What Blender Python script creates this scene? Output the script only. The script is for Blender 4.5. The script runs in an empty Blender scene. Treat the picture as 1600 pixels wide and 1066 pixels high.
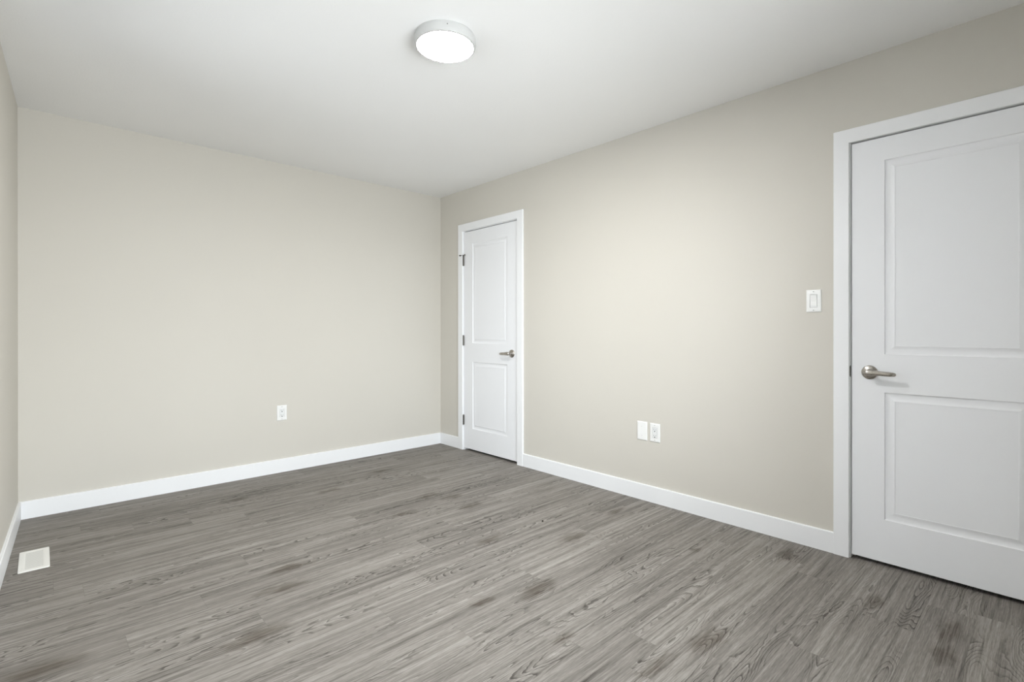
import bpy, bmesh, math
from mathutils import Vector, Matrix

scene = bpy.context.scene
C = scene.collection
PI = math.pi

# ------------------------------------------------------------------ camera
F_PX, CX, CY = 790.955, 817.19, 518.28
YAW, PITCH, ROLL = 0.76063, 0.0010, 0.0005
cy_, sy_ = math.cos(YAW), math.sin(YAW)
fwd = Vector((sy_ * math.cos(PITCH), cy_ * math.cos(PITCH), -math.sin(PITCH)))
r0 = Vector((cy_, -sy_, 0))
d0 = fwd.cross(r0)
right = r0 * math.cos(ROLL) + d0 * math.sin(ROLL)
down = d0 * math.cos(ROLL) - r0 * math.sin(ROLL)
cam_data = bpy.data.cameras.new('camera')
cam = bpy.data.objects.new('camera', cam_data)
C.objects.link(cam)
m3 = Matrix((right, -down, -fwd)).transposed()
cam.matrix_world = Matrix.Translation((-2.8808, -4.2167, 1.1136)) @ m3.to_4x4()
cam_data.sensor_fit = 'HORIZONTAL'
cam_data.sensor_width = 36.0
cam_data.lens = F_PX / 1600 * 36.0
cam_data.shift_x = (800 - CX) / 1600
cam_data.shift_y = (CY - 533) / 1600
cam_data.clip_start = 0.02
scene.camera = cam

# ------------------------------------------------------------------ daylight
WORLD_STRENGTH = 6.4
LAMP_STRENGTH = 165.0
world = bpy.data.worlds.new('overcast_sky')
scene.world = world
world.use_nodes = True
wn = world.node_tree
wn.nodes.clear()
wl = wn.links.new


def w_node(kind, **inp):
    n = wn.nodes.new(kind)
    for k, v in inp.items():
        n.inputs[k].default_value = v
    return n


w_out = w_node('ShaderNodeOutputWorld')
w_bg = w_node('ShaderNodeBackground', Strength=WORLD_STRENGTH)
w_tc = w_node('ShaderNodeTexCoord')
w_sep = w_node('ShaderNodeSeparateXYZ')
wl(w_tc.outputs['Generated'], w_sep.inputs[0])


def w_half(ground, horizon, zenith):
    """sky above, snow-bright yard below"""
    mp = w_node('ShaderNodeMapRange')
    mp.inputs['From Min'].default_value = -1.0
    wl(w_sep.outputs['Z'], mp.inputs['Value'])
    rp = w_node('ShaderNodeValToRGB')
    e = rp.color_ramp.elements
    e[0].position, e[0].color = 0.485, ground
    e[1].position, e[1].color = 1.0, zenith
    h = rp.color_ramp.elements.new(0.515)
    h.color = horizon
    wl(mp.outputs[0], rp.inputs[0])
    return rp.outputs[0]


wl(w_half((1.60, 1.65, 1.71, 1), (2.20, 2.30, 2.42, 1), (2.05, 2.22, 2.42, 1)), w_bg.inputs['Color'])
wl(w_bg.outputs[0], w_out.inputs['Surface'])

vs = scene.view_settings
vs.view_transform = 'Standard'
vs.look = 'None'
vs.gamma = 1.0
vs.use_curve_mapping = False
vs.exposure = 0.33

# ------------------------------------------------------------------ helpers
def srgb(r, g, b):
    def f(c):
        c /= 255
        return c / 12.92 if c <= 0.04045 else ((c + 0.055) / 1.055) ** 2.4
    return (f(r), f(g), f(b), 1)


def new_mat(name):
    m = bpy.data.materials.new(name)
    m.use_nodes = True
    nt = m.node_tree
    return m, nt, nt.nodes['Principled BSDF']


def node(nt, kind, **kw):
    n = nt.nodes.new(kind)
    for k, v in kw.items():
        setattr(n, k, v)
    return n


def math_n(nt, op, a, b=None, c=None, clamp=False):
    n = nt.nodes.new('ShaderNodeMath')
    n.operation = op
    n.use_clamp = clamp
    for i, v in enumerate((a, b, c)):
        if v is None:
            continue
        if isinstance(v, (int, float)):
            n.inputs[i].default_value = v
        else:
            nt.links.new(v, n.inputs[i])
    return n.outputs[0]


def noise_n(nt, vec, scale, detail=2.0, rough=0.5, distortion=0.0):
    n = nt.nodes.new('ShaderNodeTexNoise')
    n.inputs['Scale'].default_value = scale
    n.inputs['Detail'].default_value = detail
    n.inputs['Roughness'].default_value = rough
    n.inputs['Distortion'].default_value = distortion
    if vec is not None:
        nt.links.new(vec, n.inputs['Vector'])
    return n.outputs['Fac']


def comb(nt, x, y, z):
    n = nt.nodes.new('ShaderNodeCombineXYZ')
    for i, v in enumerate((x, y, z)):
        if isinstance(v, (int, float)):
            n.inputs[i].default_value = v
        else:
            nt.links.new(v, n.inputs[i])
    return n.outputs[0]


def smooth(nt, v, lo, hi, o0=0.0, o1=1.0):
    n = nt.nodes.new('ShaderNodeMapRange')
    n.interpolation_type = 'SMOOTHSTEP'
    nt.links.new(v, n.inputs['Value'])
    n.inputs['From Min'].default_value = lo
    n.inputs['From Max'].default_value = hi
    n.inputs['To Min'].default_value = o0
    n.inputs['To Max'].default_value = o1
    return n.outputs[0]


def mix_col(nt, fac, a, b, blend='MIX'):
    n = nt.nodes.new('ShaderNodeMix')
    n.data_type = 'RGBA'
    n.blend_type = blend
    for sock, v in ((n.inputs[0], fac), (n.inputs[6], a), (n.inputs[7], b)):
        if isinstance(v, (int, float)):
            sock.default_value = v
        elif isinstance(v, tuple):
            sock.default_value = v
        else:
            nt.links.new(v, sock)
    return n.outputs[2]


def paint(name, col, rough=0.5, spec=0.3, bump_scale=None, bump=0.0, dist=0.001, detail=3.0):
    m, nt, b = new_mat(name)
    tc = node(nt, 'ShaderNodeTexCoord')
    v = noise_n(nt, tc.outputs['Object'], 1.3, 3.0)
    c = mix_col(nt, smooth(nt, v, 0.3, 0.7), tuple(x * 0.985 for x in col[:3]) + (1,), col)
    nt.links.new(c, b.inputs['Base Color'])
    b.inputs['Roughness'].default_value = rough
    b.inputs['Specular IOR Level'].default_value = spec
    if bump_scale:
        bn = node(nt, 'ShaderNodeBump')
        bn.inputs['Strength'].default_value = bump
        bn.inputs['Distance'].default_value = dist
        h = noise_n(nt, tc.outputs['Object'], bump_scale, detail, 0.6)
        nt.links.new(h, bn.inputs['Height'])
        nt.links.new(bn.outputs[0], b.inputs['Normal'])
    return m


M_WALL = paint('wall_paint', srgb(209, 205, 196), 0.6, 0.2, 260, 0.10, 0.0006)
M_CEIL = paint('ceiling_paint', srgb(245, 245, 244), 0.85, 0.1, 95, 0.35, 0.0016, 4)
M_TRIM = paint('trim_paint', srgb(241, 242, 243), 0.38, 0.35)
M_DOOR = paint('door_paint', srgb(238, 239, 241), 0.42, 0.3, 900, 0.05, 0.0003)
M_PLATE = paint('plate_plastic', srgb(240, 240, 238), 0.3, 0.45)
M_ROCKER = paint('rocker_plastic', srgb(232, 233, 232), 0.28, 0.45)
M_VENT = paint('register_plastic', srgb(236, 235, 230), 0.4, 0.4)
M_SLAT = paint('register_slat_plastic', srgb(214, 213, 208), 0.45, 0.4)
M_HOUSING = paint('lamp_housing_enamel', srgb(192, 192, 190), 0.4, 0.3)
M_DARK = paint('dark_slot', srgb(30, 29, 28), 0.7, 0.1)
M_CHIP = paint('dark_chip', srgb(28, 25, 22), 0.8, 0.1)
M_BLOCKER = paint('light_blocker_paint', srgb(150, 145, 135), 0.8, 0.1)
M_SCREW = paint('screw_paint', srgb(205, 205, 203), 0.35, 0.4)
M_SCREWDARK = paint('screw_steel', srgb(96, 92, 88), 0.4, 0.5)


def metal(name, col, rough):
    m, nt, b = new_mat(name)
    tc = node(nt, 'ShaderNodeTexCoord')
    mp = node(nt, 'ShaderNodeMapping')
    mp.inputs['Scale'].default_value = (40, 40, 900)
    nt.links.new(tc.outputs['Object'], mp.inputs[0])
    v = noise_n(nt, mp.outputs[0], 1.0, 2.0)
    b.inputs['Metallic'].default_value = 1.0
    b.inputs['Base Color'].default_value = col
    nt.links.new(smooth(nt, v, 0.2, 0.8, rough - 0.04, rough + 0.06), b.inputs['Roughness'])
    return m


M_NICKEL = metal('brushed_nickel', srgb(178, 173, 166), 0.27)
M_HINGE = metal('hinge_nickel', srgb(104, 100, 94), 0.35)
M_STRIKE = metal('strike_nickel', srgb(104, 102, 99), 0.4)


def lamp_mat():
    m = bpy.data.materials.new('lit_diffuser')
    m.use_nodes = True
    nt = m.node_tree
    nt.nodes.clear()
    o = node(nt, 'ShaderNodeOutputMaterial')
    em = node(nt, 'ShaderNodeEmission')
    em.inputs['Color'].default_value = (1.0, 0.99, 0.97, 1)
    em.inputs['Strength'].default_value = LAMP_STRENGTH
    nt.links.new(em.outputs[0], o.inputs['Surface'])
    return m


M_LAMP = lamp_mat()


def glass_mat(name, tint):
    m = bpy.data.materials.new(name)
    m.use_nodes = True
    nt = m.node_tree
    nt.nodes.clear()
    o = node(nt, 'ShaderNodeOutputMaterial')
    tr = node(nt, 'ShaderNodeBsdfTransparent')
    tr.inputs['Color'].default_value = tint
    gl = node(nt, 'ShaderNodeBsdfGlossy')
    gl.inputs['Roughness'].default_value = 0.02
    fr = node(nt, 'ShaderNodeFresnel')
    mx = node(nt, 'ShaderNodeMixShader')
    nt.links.new(fr.outputs[0], mx.inputs[0])
    nt.links.new(tr.outputs[0], mx.inputs[1])
    nt.links.new(gl.outputs[0], mx.inputs[2])
    nt.links.new(mx.outputs[0], o.inputs['Surface'])
    return m


M_GLASS = glass_mat('window_glass', (0.97, 0.98, 0.98, 1))
M_DIM_GLASS = glass_mat('dimming_glass', (0.50, 0.51, 0.52, 1))  # grey tint added to weaken daylight through the left window


# knots of the plank print: position on the floor, relative size
KX, KY = 1 / 0.120, 1 / 0.050
KNOTS = ((-1.949, -0.487, 1.00), (-1.428, -0.725, 1.00), (-0.919, -0.518, 1.00), (-0.988, -1.297, 1.00), (-0.870, -1.427, 0.90), (-0.904, -1.653, 1.00), (-1.272, -1.474, 1.00), (-1.151, -2.140, 1.00), (-0.808, -2.422, 1.10), (-2.042, -1.733, 1.10), (-2.133, -1.915, 1.20), (-1.332, -2.679, 1.20), (-2.321, -2.209, 1.40), (-1.562, -2.596, 0.70), (-1.145, -3.356, 1.30), (-1.396, -3.304, 1.00), (-0.189, -3.303, 1.10), (-0.407, -3.710, 0.90), (-0.447, -3.952, 1.20), (-0.631, -3.950, 0.90), (-0.484, -2.961, 0.60), (-2.881, -1.920, 1.50), (-1.510, -2.987, 0.60), (-0.326, -2.347, 0.90))


def floor_mat():
    """grey vinyl planks running along X, 6 inch wide"""
    PW, PL = 0.1525, 1.22
    m, nt, b = new_mat('grey_oak_planks')
    tc = node(nt, 'ShaderNodeTexCoord')
    sep = node(nt, 'ShaderNodeSeparateXYZ')
    nt.links.new(tc.outputs['Object'], sep.inputs[0])
    X, Y = sep.outputs['X'], sep.outputs['Y']
    yy = math_n(nt, 'DIVIDE', math_n(nt, 'ADD', Y, 0.044), PW)
    row = math_n(nt, 'FLOOR', yy)
    fy = math_n(nt, 'FRACT', yy)
    wr = node(nt, 'ShaderNodeTexWhiteNoise', noise_dimensions='1D')
    nt.links.new(row, wr.inputs['W'])
    xx = math_n(nt, 'ADD', math_n(nt, 'DIVIDE', X, PL), math_n(nt, 'MULTIPLY', wr.outputs['Value'], 7.0))
    colm = math_n(nt, 'FLOOR', xx)
    fx = math_n(nt, 'FRACT', xx)
    wid = node(nt, 'ShaderNodeTexWhiteNoise', noise_dimensions='2D')
    nt.links.new(comb(nt, row, colm, 0.0), wid.inputs['Vector'])
    pid = wid.outputs['Value']
    wid2 = node(nt, 'ShaderNodeTexWhiteNoise', noise_dimensions='2D')
    nt.links.new(comb(nt, math_n(nt, 'ADD', row, 31.7), colm, 0.0), wid2.inputs['Vector'])
    pid2 = wid2.outputs['Value']
    off = math_n(nt, 'MULTIPLY', pid, 53.0)

    # cathedral grain: contour lines of a stretched height field
    gx = math_n(nt, 'ADD', X, off)
    hv = comb(nt, math_n(nt, 'MULTIPLY', gx, 1.9), math_n(nt, 'MULTIPLY', Y, 14.0), math_n(nt, 'MULTIPLY', pid2, 19.0))
    h = noise_n(nt, hv, 1.0, 1.0, 0.3, 0.1)
    wob = noise_n(nt, comb(nt, math_n(nt, 'MULTIPLY', gx, 30.0), math_n(nt, 'MULTIPLY', Y, 75.0), off), 1.0, 2.0)
    h = math_n(nt, 'ADD', h, math_n(nt, 'MULTIPLY', math_n(nt, 'SUBTRACT', wob, 0.5), 0.030))
    ph = math_n(nt, 'MULTIPLY', h, 21.0)
    tri = math_n(nt, 'FRACT', ph)
    # asymmetric growth ring: slow darkening, abrupt light edge
    dark_ring = smooth(nt, tri, 0.58, 0.92)
    cut = smooth(nt, tri, 0.93, 1.0, 1.0, 0.0)
    ring = math_n(nt, 'MULTIPLY', dark_ring, cut)
    light_ring = smooth(nt, tri, 0.0, 0.22, 1.0, 0.0)
    # where cathedrals show
    mk = noise_n(nt, comb(nt, math_n(nt, 'MULTIPLY', gx, 1.4), math_n(nt, 'MULTIPLY', Y, 9.0), math_n(nt, 'ADD', off, 7.3)), 1.0, 1.0)
    mask = smooth(nt, mk, 0.44, 0.66)

    # streaks
    s1 = noise_n(nt, comb(nt, math_n(nt, 'MULTIPLY', gx, 1.1), math_n(nt, 'MULTIPLY', Y, 42.0), off), 1.0, 3.0, 0.55)
    s2 = noise_n(nt, comb(nt, math_n(nt, 'MULTIPLY', gx, 5.0), math_n(nt, 'MULTIPLY', Y, 190.0), off), 1.0, 3.0, 0.6)
    s3 = noise_n(nt, comb(nt, math_n(nt, 'MULTIPLY', gx, 26.0), math_n(nt, 'MULTIPLY', Y, 430.0), off), 1.0, 2.0, 0.6)
    s4 = noise_n(nt, comb(nt, math_n(nt, 'MULTIPLY', gx, 2.6), math_n(nt, 'MULTIPLY', Y, 88.0), math_n(nt, 'ADD', off, 3.1)), 1.0, 1.0, 0.5)
    # smoky knots
    kwarp = noise_n(nt, comb(nt, math_n(nt, 'MULTIPLY', X, 9.0), math_n(nt, 'MULTIPLY', Y, 22.0), 0.0), 1.0, 3.0)
    kwarp2 = noise_n(nt, comb(nt, math_n(nt, 'MULTIPLY', X, 12.0), math_n(nt, 'MULTIPLY', Y, 26.0), 5.0), 1.0, 3.0)
    kpos = comb(nt, math_n(nt, 'ADD', math_n(nt, 'MULTIPLY', X, KX), math_n(nt, 'MULTIPLY', math_n(nt, 'SUBTRACT', kwarp, 0.5), 1.7)),
                math_n(nt, 'ADD', math_n(nt, 'MULTIPLY', Y, KY), math_n(nt, 'MULTIPLY', math_n(nt, 'SUBTRACT', kwarp2, 0.5), 1.9)), 0.0)
    kd = None
    for kx, ky, kr in KNOTS:
        dn = node(nt, 'ShaderNodeVectorMath', operation='DISTANCE')
        nt.links.new(kpos, dn.inputs[0])
        dn.inputs[1].default_value = (kx * KX, ky * KY, 0.0)
        dd = math_n(nt, 'DIVIDE', dn.outputs['Value'], kr)
        kd = dd if kd is None else math_n(nt, 'MINIMUM', kd, dd)
    knot = math_n(nt, 'MULTIPLY', smooth(nt, kd, 0.05, 1.0, 1.0, 0.0), smooth(nt, s2, 0.25, 0.62, 1.0, 0.55))

    # value 0..1
    v = math_n(nt, 'MULTIPLY_ADD', math_n(nt, 'SUBTRACT', s1, 0.5), 0.85, 0.53)
    v = math_n(nt, 'ADD', v, math_n(nt, 'MULTIPLY', math_n(nt, 'SUBTRACT', s2, 0.5), 0.75))
    v = math_n(nt, 'ADD', v, math_n(nt, 'MULTIPLY', math_n(nt, 'SUBTRACT', s3, 0.5), 0.60))
    v = math_n(nt, 'SUBTRACT', v, math_n(nt, 'MULTIPLY', smooth(nt, s4, 0.58, 0.74), 0.24))
    v = math_n(nt, 'ADD', v, math_n(nt, 'MULTIPLY', math_n(nt, 'SUBTRACT', pid2, 0.5), 0.13))
    v = math_n(nt, 'SUBTRACT', v, math_n(nt, 'MULTIPLY', math_n(nt, 'MULTIPLY', ring, mask), 0.42))
    v = math_n(nt, 'ADD', v, math_n(nt, 'MULTIPLY', math_n(nt, 'MULTIPLY', light_ring, mask), 0.18))
    v = math_n(nt, 'SUBTRACT', v, math_n(nt, 'MULTIPLY', knot, 0.46), clamp=False)
    # plank joints: fine dark line at the ends, barely visible along the sides
    ex = math_n(nt, 'MULTIPLY', math_n(nt, 'MINIMUM', fx, math_n(nt, 'SUBTRACT', 1.0, fx)), PL)
    ey = math_n(nt, 'MULTIPLY', math_n(nt, 'MINIMUM', fy, math_n(nt, 'SUBTRACT', 1.0, fy)), PW)
    jx = smooth(nt, ex, 0.0, 0.0016, 1.0, 0.0)
    jy = smooth(nt, ey, 0.0, 0.0014, 1.0, 0.0)
    joint = math_n(nt, 'MAXIMUM', math_n(nt, 'MULTIPLY', jx, 0.35), math_n(nt, 'MULTIPLY', jy, 0.45))
    v = math_n(nt, 'SUBTRACT', v, math_n(nt, 'MULTIPLY', joint, 0.3))
    rp = node(nt, 'ShaderNodeValToRGB')
    nt.links.new(v, rp.inputs[0])
    el = rp.color_ramp.elements
    el[0].position = 0.0
    el[0].color = FLOOR_DARK
    el[1].position = 1.0
    el[1].color = FLOOR_LIGHT
    mid = rp.color_ramp.elements.new(0.5)
    mid.color = FLOOR_MID
    kcol = mix_col(nt, math_n(nt, 'MULTIPLY', knot, 0.38), rp.outputs[0], srgb(98, 86, 72))
    nt.links.new(kcol, b.inputs['Base Color'])
    b.inputs['Roughness'].default_value = 0.55
    b.inputs['Specular IOR Level'].default_value = 0.16
    bn = node(nt, 'ShaderNodeBump')
    bn.inputs['Strength'].default_value = 0.25
    bn.inputs['Distance'].default_value = 0.0006
    nt.links.new(math_n(nt, 'SUBTRACT', v, math_n(nt, 'MULTIPLY', joint, 0.8)), bn.inputs['Height'])
    nt.links.new(bn.outputs[0], b.inputs['Normal'])
    return m


FLOOR_DARK = srgb(70, 66, 61)
FLOOR_MID = srgb(128, 123, 117)
FLOOR_LIGHT = srgb(172, 167, 160)
M_FLOOR = floor_mat()


def quad(bm, *pts):
    return bm.faces.new([bm.verts.new(p) for p in pts])


def add_box(bm, lo, hi, bevel=0.0, seg=2):
    x0, y0, z0 = lo
    x1, y1, z1 = hi
    t = bmesh.new()
    vs_ = [t.verts.new(p) for p in ((x0, y0, z0), (x1, y0, z0), (x1, y1, z0), (x0, y1, z0),
                                    (x0, y0, z1), (x1, y0, z1), (x1, y1, z1), (x0, y1, z1))]
    for f in ((0, 3, 2, 1), (4, 5, 6, 7), (0, 1, 5, 4), (1, 2, 6, 5), (2, 3, 7, 6), (3, 0, 4, 7)):
        t.faces.new([vs_[i] for i in f])
    if bevel:
        bmesh.ops.bevel(t, geom=list(t.edges), offset=bevel, segments=seg, profile=0.5, affect='EDGES')
    merge(bm, t)


def merge(bm, t):
    mp = {v: bm.verts.new(v.co) for v in t.verts}
    for f in t.faces:
        try:
            bm.faces.new([mp[v] for v in f.verts])
        except ValueError:
            pass
    t.free()


def lathe(bm, prof, origin, axis_mat, n=64, close=True):
    """prof: (radius, height) list, revolved about local Z of axis_mat"""
    rings = []
    for r, hgt in prof:
        if r < 1e-6:
            rings.append([bm.verts.new(origin + axis_mat @ Vector((0, 0, hgt)))])
        else:
            rings.append([bm.verts.new(origin + axis_mat @ Vector((r * math.cos(2 * PI * k / n), r * math.sin(2 * PI * k / n), hgt))) for k in range(n)])
    for a, b_ in zip(rings, rings[1:]):
        for k in range(n):
            k2 = (k + 1) % n
            if len(a) == 1 and len(b_) == 1:
                continue
            if len(a) == 1:
                bm.faces.new((a[0], b_[k], b_[k2]))
            elif len(b_) == 1:
                bm.faces.new((a[k], b_[0], a[k2]))
            else:
                bm.faces.new((a[k], b_[k], b_[k2], a[k2]))


def sweep(bm, path, n=20):
    """path: list of (centre, u_vec, v_vec) superellipse sections; capped"""
    rings = []
    for c, u, v, pw in path:
        ring = []
        for k in range(n):
            a = 2 * PI * k / n
            ca, sa = math.cos(a), math.sin(a)
            ring.append(bm.verts.new(c + u * (math.copysign(abs(ca) ** pw, ca)) + v * (math.copysign(abs(sa) ** pw, sa))))
        rings.append(ring)
    for a, b_ in zip(rings, rings[1:]):
        for k in range(n):
            k2 = (k + 1) % n
            bm.faces.new((a[k], a[k2], b_[k2], b_[k]))
    bm.faces.new(list(reversed(rings[0])))
    bm.faces.new(rings[-1])


def obj(name, bm, m, parent=None, smooth_deg=None, origin=None):
    bmesh.ops.recalc_face_normals(bm, faces=list(bm.faces))
    org = Vector(origin) if origin is not None else Vector((0, 0, 0))
    if origin is not None:
        bmesh.ops.translate(bm, verts=list(bm.verts), vec=-org)
    me = bpy.data.meshes.new(name)
    bm.to_mesh(me)
    bm.free()
    me.materials.append(m)
    if smooth_deg is not None:
        for p in me.polygons:
            p.use_smooth = True
        me.set_sharp_from_angle(angle=math.radians(smooth_deg))
    o = bpy.data.objects.new(name, me)
    C.objects.link(o)
    o.location = org
    if parent is not None:
        o.parent = parent
        pw = Vector((0, 0, 0))
        q = parent
        while q is not None:
            pw += q.location
            q = q.parent
        o.location = org - pw
    return o


def empty(name, loc):
    o = bpy.data.objects.new(name, None)
    o.empty_display_size = 0.05
    C.objects.link(o)
    o.location = loc
    return o


def tag(o, label, cat, group=None, kind=None):
    o['label'] = label
    o['category'] = cat
    if group:
        o['group'] = group
    if kind:
        o['kind'] = kind
    return o


# ------------------------------------------------------------------ room shell
# back-right floor corner is the origin; room is x<0, y<0
H = 2.44
NEAR = -4.62
LW0, LWS = -2.981, 0.0385                      # left wall runs slightly out of square
LEFT_ANG = math.atan(LWS)


def lw(y):
    return LW0 + LWS * y


bm = bmesh.new()
add_box(bm, (-3.40, NEAR - 0.14, -0.06), (0.95, 0.14, 0.0))
floor = tag(obj('floor', bm, M_FLOOR), 'grey wood-look plank floor of the empty room', 'floor', kind='structure')
bm = bmesh.new()
add_box(bm, (-3.40, NEAR - 0.14, H), (0.95, 0.14, H + 0.08))
tag(obj('ceiling', bm, M_CEIL), 'plain white textured ceiling', 'ceiling', kind='structure')


def wall_with_holes(mapf, U, V, holes, t):
    """front face at d=0, back at d=t; holes = set of (i, j) grid cells"""
    bm = bmesh.new()
    nu, nv = len(U) - 1, len(V) - 1
    solid = lambda i, j: 0 <= i < nu and 0 <= j < nv and (i, j) not in holes
    for i in range(nu):
        for j in range(nv):
            if not solid(i, j):
                continue
            u0, u1, v0, v1 = U[i], U[i + 1], V[j], V[j + 1]
            quad(bm, mapf(u0, v0, 0), mapf(u1, v0, 0), mapf(u1, v1, 0), mapf(u0, v1, 0))
            quad(bm, mapf(u0, v0, t), mapf(u0, v1, t), mapf(u1, v1, t), mapf(u1, v0, t))
            if not solid(i - 1, j):
                quad(bm, mapf(u0, v0, 0), mapf(u0, v1, 0), mapf(u0, v1, t), mapf(u0, v0, t))
            if not solid(i + 1, j):
                quad(bm, mapf(u1, v0, 0), mapf(u1, v0, t), mapf(u1, v1, t), mapf(u1, v1, 0))
            if not solid(i, j - 1):
                quad(bm, mapf(u0, v0, 0), mapf(u0, v0, t), mapf(u1, v0, t), mapf(u1, v0, 0))
            if not solid(i, j + 1):
                quad(bm, mapf(u0, v1, 0), mapf(u1, v1, 0), mapf(u1, v1, t), mapf(u0, v1, t))
    bmesh.ops.remove_doubles(bm, verts=list(bm.verts), dist=1e-5)
    return bm


# doors along the right wall: u measured from the back corner towards the viewer (y = -u)
JT = 0.018
D1 = dict(u0=0.389, u1=1.116, top=2.039, bot=0.021, cas=(0.312, 0.379, 1.131, 1.198), ctop=2.1165)
D2 = dict(u0=3.5285, u1=4.2905, top=2.0285, bot=0.020, cas=(3.454, 3.521, 4.298, 4.365), ctop=2.102)
for D in (D1, D2):
    D['j0'] = D['u0'] - 0.003
    D['j1'] = D['u1'] + 0.003
    D['jt'] = D['top'] + 0.0060
rmap = lambda u, v, d: (d, -u, v)
U = [-0.12, D1['j0'] - JT, D1['j1'] + JT, D2['j0'] - JT, D2['j1'] + JT, -NEAR + 0.12]
V = [0.0, D1['jt'] + JT, H]
V = [0.0, D2['jt'] + JT, D1['jt'] + JT, H]
holes = {(1, 0), (1, 1), (3, 0)}
bm = wall_with_holes(rmap, U, V, holes, 0.115)
tag(obj('wall_right', bm, M_WALL), 'cream painted right wall holding the two white doors', 'wall', kind='structure')

bm = bmesh.new()
add_box(bm, (lw(0) - 0.10, 0.0, 0.0), (0.0, 0.115, H))
tag(obj('wall_back', bm, M_WALL), 'cream painted far wall with one low outlet', 'wall', kind='structure')

# left wall, with the window beyond the left edge of the frame
WY0, WY1, WZ0, WZ1 = 1.22, 2.42, 0.80, 2.20
NX0, NX1, NZ0, NZ1 = -2.80, -0.95, 0.50, 2.10      # unseen window behind the viewer, added as fill light
lmap = lambda u, v, d: (lw(-u) - d, -u, v)
bm = wall_with_holes(lmap, [-0.115, WY0, WY1, -NEAR + 0.115], [0.0, WZ0, WZ1, H], {(1, 1)}, 0.16)
tag(obj('wall_left', bm, M_WALL), 'cream painted left wall beside the floor register', 'wall', kind='structure')


nmap = lambda u, v, d: (u, NEAR - d, v)
bm = wall_with_holes(nmap, [lw(NEAR) - 0.10, NX0, NX1, 0.0], [0.0, NZ0, NZ1, H], {(1, 1)}, 0.16)
tag(obj('wall_near', bm, M_WALL), 'cream painted wall behind the viewer', 'wall', kind='structure')


def map_box(bm, mapf, u0, u1, v0, v1, d0_, d1_):
    pts = []
    for v in (v0, v1):
        for d, u in ((d0_, u0), (d0_, u1), (d1_, u1), (d1_, u0)):
            pts.append(bm.verts.new(mapf(u, v, d)))
    for f in ((0, 1, 2, 3), (4, 7, 6, 5), (0, 4, 5, 1), (1, 5, 6, 2), (2, 6, 7, 3), (3, 7, 4, 0)):
        bm.faces.new([pts[i] for i in f])


def build_window(name, label, mapf, inward, U0, U1, Z0, Z1, pane_mat):
    """frame, two sliding sashes with panes, casing, and a portal that guides sky sampling"""
    bx = lambda *q: map_box(bm, mapf, *q)
    win = empty(name, mapf((U0 + U1) / 2, Z0, 0.10))
    tag(win, label, 'window', kind='structure')
    fw, sw, cw = 0.045, 0.032, 0.067
    bm = bmesh.new()
    bx(U0, U0 + fw, Z0, Z1, 0.06, 0.14)
    bx(U1 - fw, U1, Z0, Z1, 0.06, 0.14)
    bx(U0 + fw, U1 - fw, Z0, Z0 + fw, 0.06, 0.14)
    bx(U0 + fw, U1 - fw, Z1 - fw, Z1, 0.06, 0.14)
    obj('window_frame', bm, M_TRIM, win)
    um = (U0 + U1) / 2
    za, zb = Z0 + fw, Z1 - fw
    for a, b_, dd in ((U0 + fw, um + 0.02, 0.075), (um - 0.02, U1 - fw, 0.105)):
        bm = bmesh.new()
        bx(a, a + sw, za, zb, dd, dd + 0.022)
        bx(b_ - sw, b_, za, zb, dd, dd + 0.022)
        bx(a + sw, b_ - sw, za, za + sw, dd, dd + 0.022)
        bx(a + sw, b_ - sw, zb - sw, zb, dd, dd + 0.022)
        sash = obj('sash', bm, M_TRIM, win)
        bm = bmesh.new()
        bx(a + sw, b_ - sw, za + sw, zb - sw, dd + 0.009, dd + 0.013)
        obj('glass_pane', bm, pane_mat, sash)
    bm = bmesh.new()
    bx(U0 - cw, U0, Z0 - cw, Z1 + cw, -0.016, 0.0)
    bx(U1, U1 + cw, Z0 - cw, Z1 + cw, -0.016, 0.0)
    bx(U0, U1, Z1, Z1 + cw, -0.016, 0.0)
    bx(U0, U1, Z0 - cw, Z0, -0.016, 0.0)
    obj('window_casing', bm, M_TRIM, win)
    ld = bpy.data.lights.new(name + '_portal', 'AREA')
    ld.shape = 'RECTANGLE'
    ld.size = U1 - U0
    ld.size_y = Z1 - Z0
    ld.cycles.is_portal = True
    po = bpy.data.objects.new(name + '_portal', ld)
    C.objects.link(po)
    po.matrix_world = Matrix.Translation(mapf(um, (Z0 + Z1) / 2, 0.17)) @ Vector(inward).to_track_quat('-Z', 'Y').to_matrix().to_4x4()


build_window('window_1', 'white framed sliding window in the left wall beyond the frame edge', lmap, (1, -LWS, 0), WY0, WY1, WZ0, WZ1, M_DIM_GLASS)
build_window('fill_window', 'unseen sliding window added as fill light in the wall behind the viewer', nmap, (0, 1, 0), NX0, NX1, NZ0, NZ1, M_GLASS)

# unseen boxes added behind the two doors to keep outside light from leaking in
def light_block_box(name, label, u0, u1, depth=0.75):
    bm = bmesh.new()
    x0, x1, t = 0.116, 0.116 + depth, 0.04
    add_box(bm, (x1, -u1 - t, 0.0), (x1 + t, -u0 + t, H))
    add_box(bm, (x0, -u0, 0.0), (x1, -u0 + t, H))
    add_box(bm, (x0, -u1 - t, 0.0), (x1, -u1, H))
    tag(obj(name, bm, M_BLOCKER), label, 'wall', kind='structure')


light_block_box('wall_closet_blocker', 'unseen closet walls added behind the narrow far door to block daylight', 0.05, 1.50)
light_block_box('wall_hallway_blocker', 'unseen hallway walls added behind the wide near door to block daylight', 3.20, 4.55)

# ------------------------------------------------------------------ baseboards
BH, BTH = 0.105, 0.013


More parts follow.
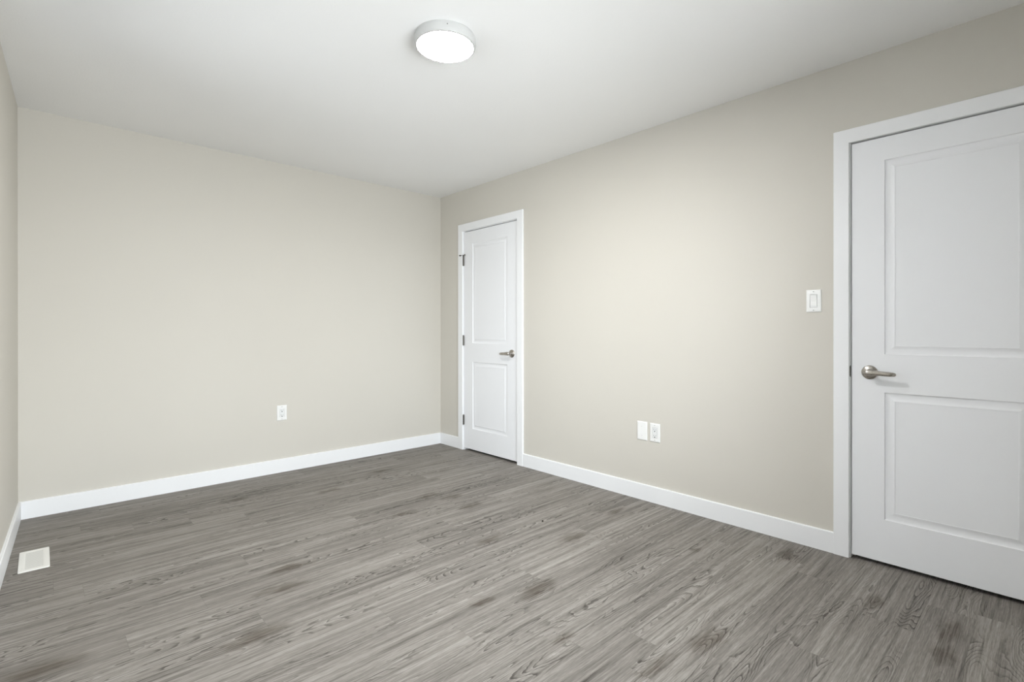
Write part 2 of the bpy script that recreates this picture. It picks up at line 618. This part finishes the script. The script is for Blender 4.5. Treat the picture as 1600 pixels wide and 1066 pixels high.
def base_prism(bm, p0, p1, nrm, z1=BH, t=BTH):
    """flat board with a slightly eased top edge from p0 to p1 (wall line), thickness along nrm"""
    prof = [(0, 0.0005), (t, 0.0005), (t, z1 - 0.003), (t - 0.003, z1), (0, z1)]
    rings = []
    for p in (p0, p1):
        rings.append([bm.verts.new((p[0] + nrm[0] * d, p[1] + nrm[1] * d, z)) for d, z in prof])
    n = len(prof)
    for k in range(n):
        bm.faces.new((rings[0][k], rings[0][(k + 1) % n], rings[1][(k + 1) % n], rings[1][k]))
    bm.faces.new(list(reversed(rings[0])))
    bm.faces.new(rings[1])


bm = bmesh.new()
base_prism(bm, (lw(0) + 0.001, 0), (0, 0), (0, -1))
tag(obj('baseboard_back', bm, M_TRIM), 'white baseboard along the far wall', 'baseboard', kind='structure')
rb = empty('baseboard_right', (0, -2.3, 0))
tag(rb, 'white baseboard along the right wall on both sides of the narrow door', 'baseboard', kind='structure')
for a, b_ in ((BTH, D1['cas'][0]), (D1['cas'][3], D2['cas'][0]), (D2['cas'][3], -NEAR)):
    bm = bmesh.new()
    base_prism(bm, (0, -a), (0, -b_), (-1, 0))
    obj('board', bm, M_TRIM, rb)
bm = bmesh.new()
base_prism(bm, (lw(-BTH), -BTH), (lw(NEAR), NEAR), (1, -LWS))
tag(obj('baseboard_left', bm, M_TRIM), 'white baseboard along the left wall past the floor register', 'baseboard', kind='structure')
bm = bmesh.new()
base_prism(bm, (lw(NEAR) + BTH, NEAR), (-BTH, NEAR), (0, 1))
tag(obj('baseboard_near', bm, M_TRIM), 'white baseboard along the wall behind the viewer', 'baseboard', kind='structure')

# ------------------------------------------------------------------ door trim
CT = 0.016


def door_trim(name, label, D, strike_u, strike_z, strike_dir):
    a0, a1, b0, b1 = D['cas']
    zc = D['ctop'] - (a1 - a0)
    bm = bmesh.new()
    zt, z0 = D['ctop'], 0.0005
    e_ = 0.0015
    outl = [(a0, z0), (a0, zt), (b1, zt), (b1, z0), (b0, z0), (b0, zc), (a1, zc), (a1, z0)]
    inl = [(a0 + e_, z0), (a0 + e_, zt - e_), (b1 - e_, zt - e_), (b1 - e_, z0), (b0 + e_, z0), (b0 + e_, zc + e_), (a1 - e_, zc + e_), (a1 - e_, z0)]
    rings = [[bm.verts.new((x, -u, z)) for u, z in ol] for x, ol in ((0.0, outl), (-CT + e_, outl), (-CT, inl))]
    for r0_, r1_ in zip(rings, rings[1:]):
        for k in range(8):
            k2 = (k + 1) % 8
            bm.faces.new((r0_[k], r0_[k2], r1_[k2], r1_[k]))
    q = rings[2]
    for f in ((0, 1, 6, 7), (1, 2, 5, 6), (2, 3, 4, 5)):
        bm.faces.new([q[k] for k in f])
    q = rings[0]
    for f in ((7, 6, 1, 0), (6, 5, 2, 1), (5, 4, 3, 2)):
        bm.faces.new([q[k] for k in f])
    t = obj(name, bm, M_TRIM, None, 40, origin=(0, -(a0 + b1) / 2, 0))
    tag(t, label, 'door casing', kind='structure')
    bm = bmesh.new()
    j0, j1, jt = D['j0'], D['j1'], D['jt']
    add_box(bm, (0.0, -j0, 0.0), (0.115, -j0 + JT, jt))
    add_box(bm, (0.0, -j1 - JT, 0.0), (0.115, -j1, jt))
    add_box(bm, (0.0, -j1 - JT, jt), (0.115, -j0 + JT, jt + JT))
    # door stop strips behind the leaf
    add_box(bm, (0.040, -j0 - 0.011, 0.0), (0.075, -j0, jt))
    add_box(bm, (0.040, -j1, 0.0), (0.075, -j1 + 0.011, jt))
    add_box(bm, (0.040, -j1 + 0.011, jt - 0.011), (0.075, -j0 - 0.011, jt))
    jb = obj('door_jamb', bm, M_TRIM, t)
    # strike plate with its little curved lip
    bm = bmesh.new()
    s = strike_dir
    us = strike_u
    ys = sorted((-(us - s * 0.0032), -(us - s * 0.0002)))
    add_box(bm, (-0.0015, ys[0], strike_z - 0.028), (0.030, ys[1], strike_z + 0.028), 0.0008)
    ys = sorted((-(us - s * 0.0055), -(us + s * 0.0002)))
    add_box(bm, (-0.0026, ys[0], strike_z - 0.024), (0.0006, ys[1], strike_z + 0.024), 0.0006)
    sp = obj('strike_plate', bm, M_STRIKE, t)
    sp['label'] = 'dark metal strike plate'
    return t


door_trim('trim_1', 'white casing around the narrow door in the far corner', D1, D1['j1'], 0.921, -1)
door_trim('trim_2', 'white casing around the wide door at the right edge', D2, D2['j0'], 0.916, 1)

# ------------------------------------------------------------------ doors
PROFILE = [(0.0, 0.0), (0.0016, 0.0030), (0.006, 0.0052), (0.012, 0.0066), (0.018, 0.0070), (0.023, 0.0064),
           (0.033, 0.0034), (0.0395, 0.0016), (0.0405, 0.0014), (0.0412, 0.0030), (0.043, 0.0030)]


def door_leaf(name, label, D, panels, thick=0.035):
    xf = 0.0005
    u0, u1, z0, z1 = D['u0'], D['u1'], D['bot'], D['top']
    P = lambda u, v, d: (xf + d, -u, v)
    bm = bmesh.new()
    pu0, pu1 = panels[0][0], panels[0][1]
    Us = [u0, pu0, pu1, u1]
    zs = [z0]
    for p in panels:
        zs += [p[2], p[3]]
    zs.append(z1)
    hole = {(1, 1), (1, 3)}
    for i in range(3):
        for j in range(len(zs) - 1):
            if (i, j) in hole:
                continue
            quad(bm, P(Us[i], zs[j], 0), P(Us[i + 1], zs[j], 0), P(Us[i + 1], zs[j + 1], 0), P(Us[i], zs[j + 1], 0))
    for (a, b_, c, d) in panels:
        prev = None
        for s, dep in PROFILE:
            ring = [bm.verts.new(P(*q, dep)) for q in ((a + s, c + s), (b_ - s, c + s), (b_ - s, d - s), (a + s, d - s))]
            if prev:
                for k in range(4):
                    bm.faces.new((prev[k], prev[(k + 1) % 4], ring[(k + 1) % 4], ring[k]))
            prev = ring
        bm.faces.new(prev)
    for (ua, va, ub, vb) in ((u0, z0, u1, z0), (u1, z0, u1, z1), (u1, z1, u0, z1), (u0, z1, u0, z0)):
        quad(bm, P(ua, va, 0), P(ub, vb, 0), P(ub, vb, thick), P(ua, va, thick))
    quad(bm, P(u0, z0, thick), P(u1, z0, thick), P(u1, z1, thick), P(u0, z1, thick))
    bmesh.ops.remove_doubles(bm, verts=list(bm.verts), dist=1e-5)
    o = obj(name, bm, M_DOOR, None, 20, origin=(0, -(u0 + u1) / 2, z0))
    tag(o, label, 'door', kind='structure')
    return o


door1 = door_leaf('door_1', 'narrow white two-panel door in the far corner with three visible hinges', D1,
                  [(0.514, 0.994, 0.212, 0.829), (0.514, 0.994, 1.003, 1.922)])
door2 = door_leaf('door_2', 'wide white two-panel door cut off by the right edge', D2,
                  [(3.6625, 4.1565, 0.221, 0.8225), (3.6625, 4.1565, 1.003, 1.920)])

AX = Matrix(((0, 0, -1), (0, 1, 0), (1, 0, 0)))            # local Z -> -X (out of the right wall)


def handle(door, yc, zc, s):
    """lever set; s=-1 lever points towards the viewer (-Y), +1 towards the far corner"""
    o = Vector((0.0005, yc, zc))
    bm = bmesh.new()
    lathe(bm, [(0, 0.0), (0.0335, 0.0), (0.0335, 0.003), (0.0322, 0.0058), (0.029, 0.0082), (0.023, 0.0105),
               (0.0165, 0.0122), (0.0150, 0.0135), (0.0, 0.0135)], o, AX, 56)
    root = obj('door_handle', bm, M_NICKEL, door, 35, origin=o)
    root['label'] = 'brushed nickel lever handle'
    bm = bmesh.new()
    # neck
    lathe(bm, [(0, 0.0130), (0.0122, 0.0130), (0.0108, 0.020), (0.0104, 0.034), (0.0112, 0.040)], o, AX, 32)
    Z = Vector((0, 0, 1))
    secs = []
    for t, xo, zo, hu, dv in ((-0.014, 0.0455, 0.0000, 0.0050, 0.0036), (-0.0125, 0.0460, 0.000, 0.0092, 0.0066),
                              (-0.007, 0.0470, 0.0002, 0.0122, 0.0092), (0.002, 0.0480, 0.0004, 0.0131, 0.0100),
                              (0.015, 0.0488, 0.0004, 0.0122, 0.0088), (0.030, 0.0495, 0.0000, 0.0106, 0.0072),
                              (0.050, 0.0500, -0.0010, 0.0098, 0.0062), (0.070, 0.0500, -0.0018, 0.0096, 0.0056),
                              (0.088, 0.0490, -0.0024, 0.0092, 0.0052), (0.102, 0.0470, -0.0030, 0.0082, 0.0048),
                              (0.1085, 0.0455, -0.0034, 0.0062, 0.0040), (0.1110, 0.0448, -0.0036, 0.0030, 0.0022)):
        secs.append((o + Vector((-xo, s * t, zo)), Z * hu * 1.12, Vector((-1, 0, 0)) * dv, 0.85))
    sweep(bm, secs, 24)
    obj('lever', bm, M_NICKEL, root, 50)
    return root


handle(door1, -1.0535, 0.923, 1)
handle(door2, -3.6035, 0.915, -1)


def hinge(door, yc, zc, stop=False):
    bm = bmesh.new()
    o = Vector((-0.0085, yc, zc))
    I = Matrix.Identity(3)
    L = 0.045
    prof = [(0, -L - 0.004), (0.0042, -L - 0.003), (0.0050, -L)]
    for k in range(5):
        za = -L + k * 2 * L / 5
        zb = za + 2 * L / 5
        prof += [(0.0062, za + 0.0008), (0.0062, zb - 0.0008), (0.0052, zb)]
    prof += [(0.0042, L + 0.003), (0, L + 0.004)]
    lathe(bm, prof, o, I, 20)
    # leaf edges tucked into the gap
    add_box(bm, (-0.006, yc - 0.0014, zc - L), (0.022, yc + 0.0012, zc + L))
    h = obj('hinge', bm, M_HINGE, door, 40, origin=o)
    h['label'] = 'nickel butt hinge'
    if stop:
        bm = bmesh.new()
        zt = zc + L + 0.006
        add_box(bm, (-0.0155, yc - 0.0075, zt - 0.0028), (-0.0015, yc + 0.0075, zt + 0.0028), 0.001)
        for s in (-1, 1):
            d = Vector((-0.35, s, 0)).normalized()
            st = Vector((-0.0085, yc, zt))
            q = d.to_track_quat('Z', 'Y').to_matrix()
            lathe(bm, [(0, 0.004), (0.0028, 0.004), (0.0028, 0.034), (0.0062, 0.034), (0.0066, 0.042), (0.005, 0.046), (0, 0.047)], st, q, 18)
        ds = obj('hinge_pin_door_stop', bm, M_HINGE, h, 40)
        ds['label'] = 'small T-shaped hinge pin door stop'
    return h


for k, z in enumerate((1.774, 1.027, 0.282)):
    hinge(door1, -(D1['u0'] - 0.0015), z, k == 0)
for z in (1.774, 1.027, 0.282):
    hinge(door2, -(D2['u1'] + 0.0015), z)

# ------------------------------------------------------------------ wall plates
def frame_right(y, z):                                       # local x -> -Y (viewer's right), y -> up, z -> out
    return Matrix.Translation((0, y, z)) @ Matrix(((0, 0, -1, 0), (-1, 0, 0, 0), (0, 1, 0, 0), (0, 0, 0, 1)))


def frame_back(x, z):
    return Matrix.Translation((x, 0, z)) @ Matrix(((1, 0, 0, 0), (0, 0, -1, 0), (0, 1, 0, 0), (0, 0, 0, 1)))


def local_obj(name, bm, m, parent=None, M=None, smooth_deg=None):
    bmesh.ops.recalc_face_normals(bm, faces=list(bm.faces))
    me = bpy.data.meshes.new(name)
    bm.to_mesh(me)
    bm.free()
    me.materials.append(m)
    if smooth_deg is not None:
        for p in me.polygons:
            p.use_smooth = True
        me.set_sharp_from_angle(angle=math.radians(smooth_deg))
    o = bpy.data.objects.new(name, me)
    C.objects.link(o)
    if parent is not None:
        o.parent = parent
    elif M is not None:
        o.matrix_world = M
    return o


def local_empty(name, M):
    o = bpy.data.objects.new(name, None)
    o.empty_display_size = 0.03
    C.objects.link(o)
    o.matrix_world = M
    return o


def plate_mesh(w, h, t=0.006, hole=None):
    """cover plate with sloped rim; optional rectangular window (hw, hh) half sizes"""
    bm = bmesh.new()
    prof = [(0.0, 0.0), (0.0, 0.0022), (0.0012, 0.0042), (0.0042, t - 0.0004), (0.0065, t)]
    prev = None
    for s, z in prof:
        a, b_ = w / 2 - s, h / 2 - s
        ring = [bm.verts.new(p) for p in ((-a, -b_, z), (a, -b_, z), (a, b_, z), (-a, b_, z))]
        if prev:
            for k in range(4):
                bm.faces.new((prev[k], prev[(k + 1) % 4], ring[(k + 1) % 4], ring[k]))
        else:
            bm.faces.new(list(reversed(ring)))
        prev = ring
    if hole:
        hw, hh = hole
        inner = [bm.verts.new(p) for p in ((-hw, -hh, t), (hw, -hh, t), (hw, hh, t), (-hw, hh, t))]
        low = [bm.verts.new((v.co.x, v.co.y, 0.0012)) for v in inner]
        for k in range(4):
            k2 = (k + 1) % 4
            bm.faces.new((prev[k], prev[k2], inner[k2], inner[k]))
            bm.faces.new((inner[k], inner[k2], low[k2], low[k]))
        bm.faces.new(low)
    else:
        bm.faces.new(prev)
    return bm


def screw(parent, x, y, z, m=M_SCREW, r=0.0032):
    bm = bmesh.new()
    lathe(bm, [(0, -0.001), (r, -0.001), (r, 0.0004), (r * 0.75, 0.0010), (0, 0.0012)], Vector((x, y, z)), Matrix.Identity(3), 20)
    s = local_obj('screw', bm, m, parent, None, 40)
    bm = bmesh.new()
    add_box(bm, (x - r * 0.8, y - 0.0004, z + 0.0010), (x + r * 0.8, y + 0.0004, z + 0.0014))
    local_obj('screw_slot', bm, M_DARK, s)


# light switch
sw = local_empty('light_switch', frame_right(-3.3614, 1.2677))
tag(sw, 'white rocker light switch on the right wall beside the wide door', 'light switch')
local_obj('cover_plate', plate_mesh(0.0700, 0.1150, 0.006, (0.0176, 0.0346)), M_PLATE, sw)
bm = bmesh.new()
add_box(bm, (-0.0160, -0.0324, 0.0010), (0.0160, 0.0324, 0.0060), 0.0006)
local_obj('switch_frame', bm, M_ROCKER, sw)
bm = bmesh.new()
# rocker paddle, lower half pressed in
for lo, hi, za, zb in ((0.0, 0.0305, 0.0066, 0.0104), (-0.0305, 0.0, 0.0058, 0.0066)):
    x0, x1 = -0.0142, 0.0142
    pts = [bm.verts.new(p) for p in ((x0, lo, 0.004), (x1, lo, 0.004), (x1, hi, 0.004), (x0, hi, 0.004),
                                     (x0, lo, zb if lo < 0 and False else za), (x1, lo, za), (x1, hi, zb), (x0, hi, zb))]
    for f in ((0, 3, 2, 1), (4, 5, 6, 7), (0, 1, 5, 4), (1, 2, 6, 5), (2, 3, 7, 6), (3, 0, 4, 7)):
        bm.faces.new([pts[i] for i in f])
local_obj('rocker', bm, M_PLATE, sw)
screw(sw, 0, 0.0480, 0.0058)
screw(sw, 0, -0.0480, 0.0058)


def duplex(name, label, M, w, h):
    o = local_empty(name, M)
    tag(o, label, 'wall outlet', 'duplex wall outlets')
    local_obj('cover_plate', plate_mesh(w, h, 0.006, (0.0176, 0.0346)), M_PLATE, o)
    bm = bmesh.new()
    add_box(bm, (-0.0160, -0.0324, 0.0010), (0.0160, 0.0324, 0.0068), 0.0008)
    face = local_obj('receptacle', bm, M_ROCKER, o)
    for yc in (0.0190, -0.0190):
        bm = bmesh.new()
        add_box(bm, (-0.0072, yc - 0.0020, 0.0060), (-0.0056, yc + 0.0062, 0.0071))
        add_box(bm, (0.0056, yc - 0.0012, 0.0060), (0.0072, yc + 0.0056, 0.0071))
        local_obj('blade_slots', bm, M_DARK, face)
        bm = bmesh.new()
        lathe(bm, [(0, 0.0060), (0.0036, 0.0060), (0.0036, 0.0072), (0, 0.0072)], Vector((0, yc - 0.0092, 0)), Matrix.Identity(3), 18)
        local_obj('ground_hole', bm, M_DARK, face)
    screw(o, 0, 0.0480, 0.0058)
    screw(o, 0, -0.0480, 0.0058)
    return o


duplex('wall_outlet', 'white duplex outlet low on the right wall next to the blank plate', frame_right(-2.4318, 0.4543), 0.0740, 0.1200)
duplex('wall_outlet', 'white duplex outlet low on the far wall left of the narrow door', frame_back(-1.5030, 0.4682), 0.0745, 0.1180)

bp = local_obj('blank_cover_plate', plate_mesh(0.0750, 0.1230, 0.0065), M_PLATE, None, frame_right(-2.3352, 0.4547))
tag(bp, 'blank white cover plate low on the right wall left of the duplex outlet', 'cover plate')
screw(bp, 0, 0.0300, 0.0062, M_PLATE, 0.0026)
screw(bp, 0, -0.0300, 0.0062, M_PLATE, 0.0026)

# ------------------------------------------------------------------ ceiling light
LX, LY = -1.5575, -2.3180
lt = empty('ceiling_light', (LX, LY, H))
tag(lt, 'round flush-mount ceiling light with glowing white diffuser', 'ceiling light')
FL = Matrix(((1, 0, 0), (0, -1, 0), (0, 0, -1)))             # local Z down
o_ = Vector((LX, LY, H))
bm = bmesh.new()
lathe(bm, [(0, 0.0002), (0.1340, 0.0002), (0.1368, 0.006), (0.1380, 0.014), (0.1380, 0.030), (0.1368, 0.0385), (0.1335, 0.0440),
           (0.1295, 0.0462), (0.1265, 0.0462), (0.1258, 0.0440), (0.1258, 0.036), (0, 0.036)], o_, FL, 96)
obj('housing', bm, M_HOUSING, lt, 30)
bm = bmesh.new()
prof = [(0, 0.0365), (0.1250, 0.0365), (0.1250, 0.0440)]
for k in range(1, 9):
    a = k / 8
    prof.append((0.1250 * math.cos(a * PI / 2) if k < 8 else 0.0, 0.0440 + 0.0050 * math.sin(a * PI / 2)))
lathe(bm, prof, o_, FL, 96)
df = obj('diffuser', bm, M_LAMP, lt, 30)
df['label'] = 'glowing white diffuser'
# set screw on the rim side
ang = math.atan2(-2.4358 - LY, -1.629 - LX)
nd = Vector((math.cos(ang), math.sin(ang), 0))
bm = bmesh.new()
lathe(bm, [(0, -0.002), (0.0022, -0.002), (0.0022, 0.0012), (0, 0.0016)], Vector((LX, LY, H - 0.019)) + nd * 0.138, nd.to_track_quat('Z', 'Y').to_matrix(), 16)
sc_ = obj('set_screw', bm, M_SCREWDARK, lt, 40)
sc_['label'] = 'tiny dark set screw on the rim'

# ------------------------------------------------------------------ floor register
VX0, VX1, VY0, VY1 = -2.9615, -2.8520, -0.9395, -0.6420
vc = Vector(((VX0 + VX1) / 2, (VY0 + VY1) / 2, 0))
vt = empty('floor_register', vc)
tag(vt, 'white floor vent register in the corner by the left wall', 'floor vent')
bm = bmesh.new()
hx, hy = (VX1 - VX0) / 2, (VY1 - VY0) / 2
ix, iy = 0.0310, 0.118


def rrect(a, b_, r, z, n=5):
    pts = []
    for cx_, cy2, st in ((a - r, b_ - r, 0), (-a + r, b_ - r, 90), (-a + r, -b_ + r, 180), (a - r, -b_ + r, 270)):
        for k in range(n + 1):
            t = math.radians(st + 90 * k / n)
            pts.append(bm.verts.new((vc.x + cx_ + r * math.cos(t), vc.y + cy2 + r * math.sin(t), z)))
    return pts


rings = [rrect(hx, hy, 0.006, 0.0003), rrect(hx, hy, 0.006, 0.0022), rrect(hx - 0.0015, hy - 0.0015, 0.005, 0.0040),
         rrect(hx - 0.010, hy - 0.012, 0.004, 0.0050), rrect(ix + 0.004, iy + 0.004, 0.003, 0.0052),
         rrect(ix, iy, 0.002, 0.0040), rrect(ix, iy, 0.002, 0.0008)]
for a, b_ in zip(rings, rings[1:]):
    n = len(a)
    for k in range(n):
        bm.faces.new((a[k], a[(k + 1) % n], b_[(k + 1) % n], b_[k]))
bm.faces.new(rings[-1])
obj('frame', bm, M_VENT, vt, 30)
ns = 18
for k in range(ns):
    y = vc.y - iy + (k + 0.5) * 2 * iy / ns
    bm = bmesh.new()
    w = 0.0042
    # slightly tilted louvre blade
    pts = []
    for x in (vc.x - ix, vc.x + ix):
        pts.append([bm.verts.new((x, y + dy, z)) for dy, z in ((-w, 0.0022), (w, 0.0032), (w, 0.0042), (-w, 0.0032))])
    for q in range(4):
        bm.faces.new((pts[0][q], pts[0][(q + 1) % 4], pts[1][(q + 1) % 4], pts[1][q]))
    bm.faces.new(list(reversed(pts[0])))
    bm.faces.new(pts[1])
    obj('louver', bm, M_SLAT, vt)

# ------------------------------------------------------------------ speck on the floor
bm = bmesh.new()
bmesh.ops.create_icosphere(bm, subdivisions=2, radius=1.0)
for v in bm.verts:
    n = v.co.normalized()
    k = 1 + 0.25 * math.sin(5 * n.x + 2 * n.y) * math.cos(4 * n.y - n.z)
    v.co = Vector((n.x * 0.0065 * k, n.y * 0.0050 * k, max(n.z * 0.0035 * k, -0.0022) + 0.0023))
ch = local_obj('dark_chip', bm, M_CHIP, None, Matrix.Translation((-0.7578, -2.1522, 0)))
tag(ch, 'tiny dark chip lying alone on the plank floor', 'chip')
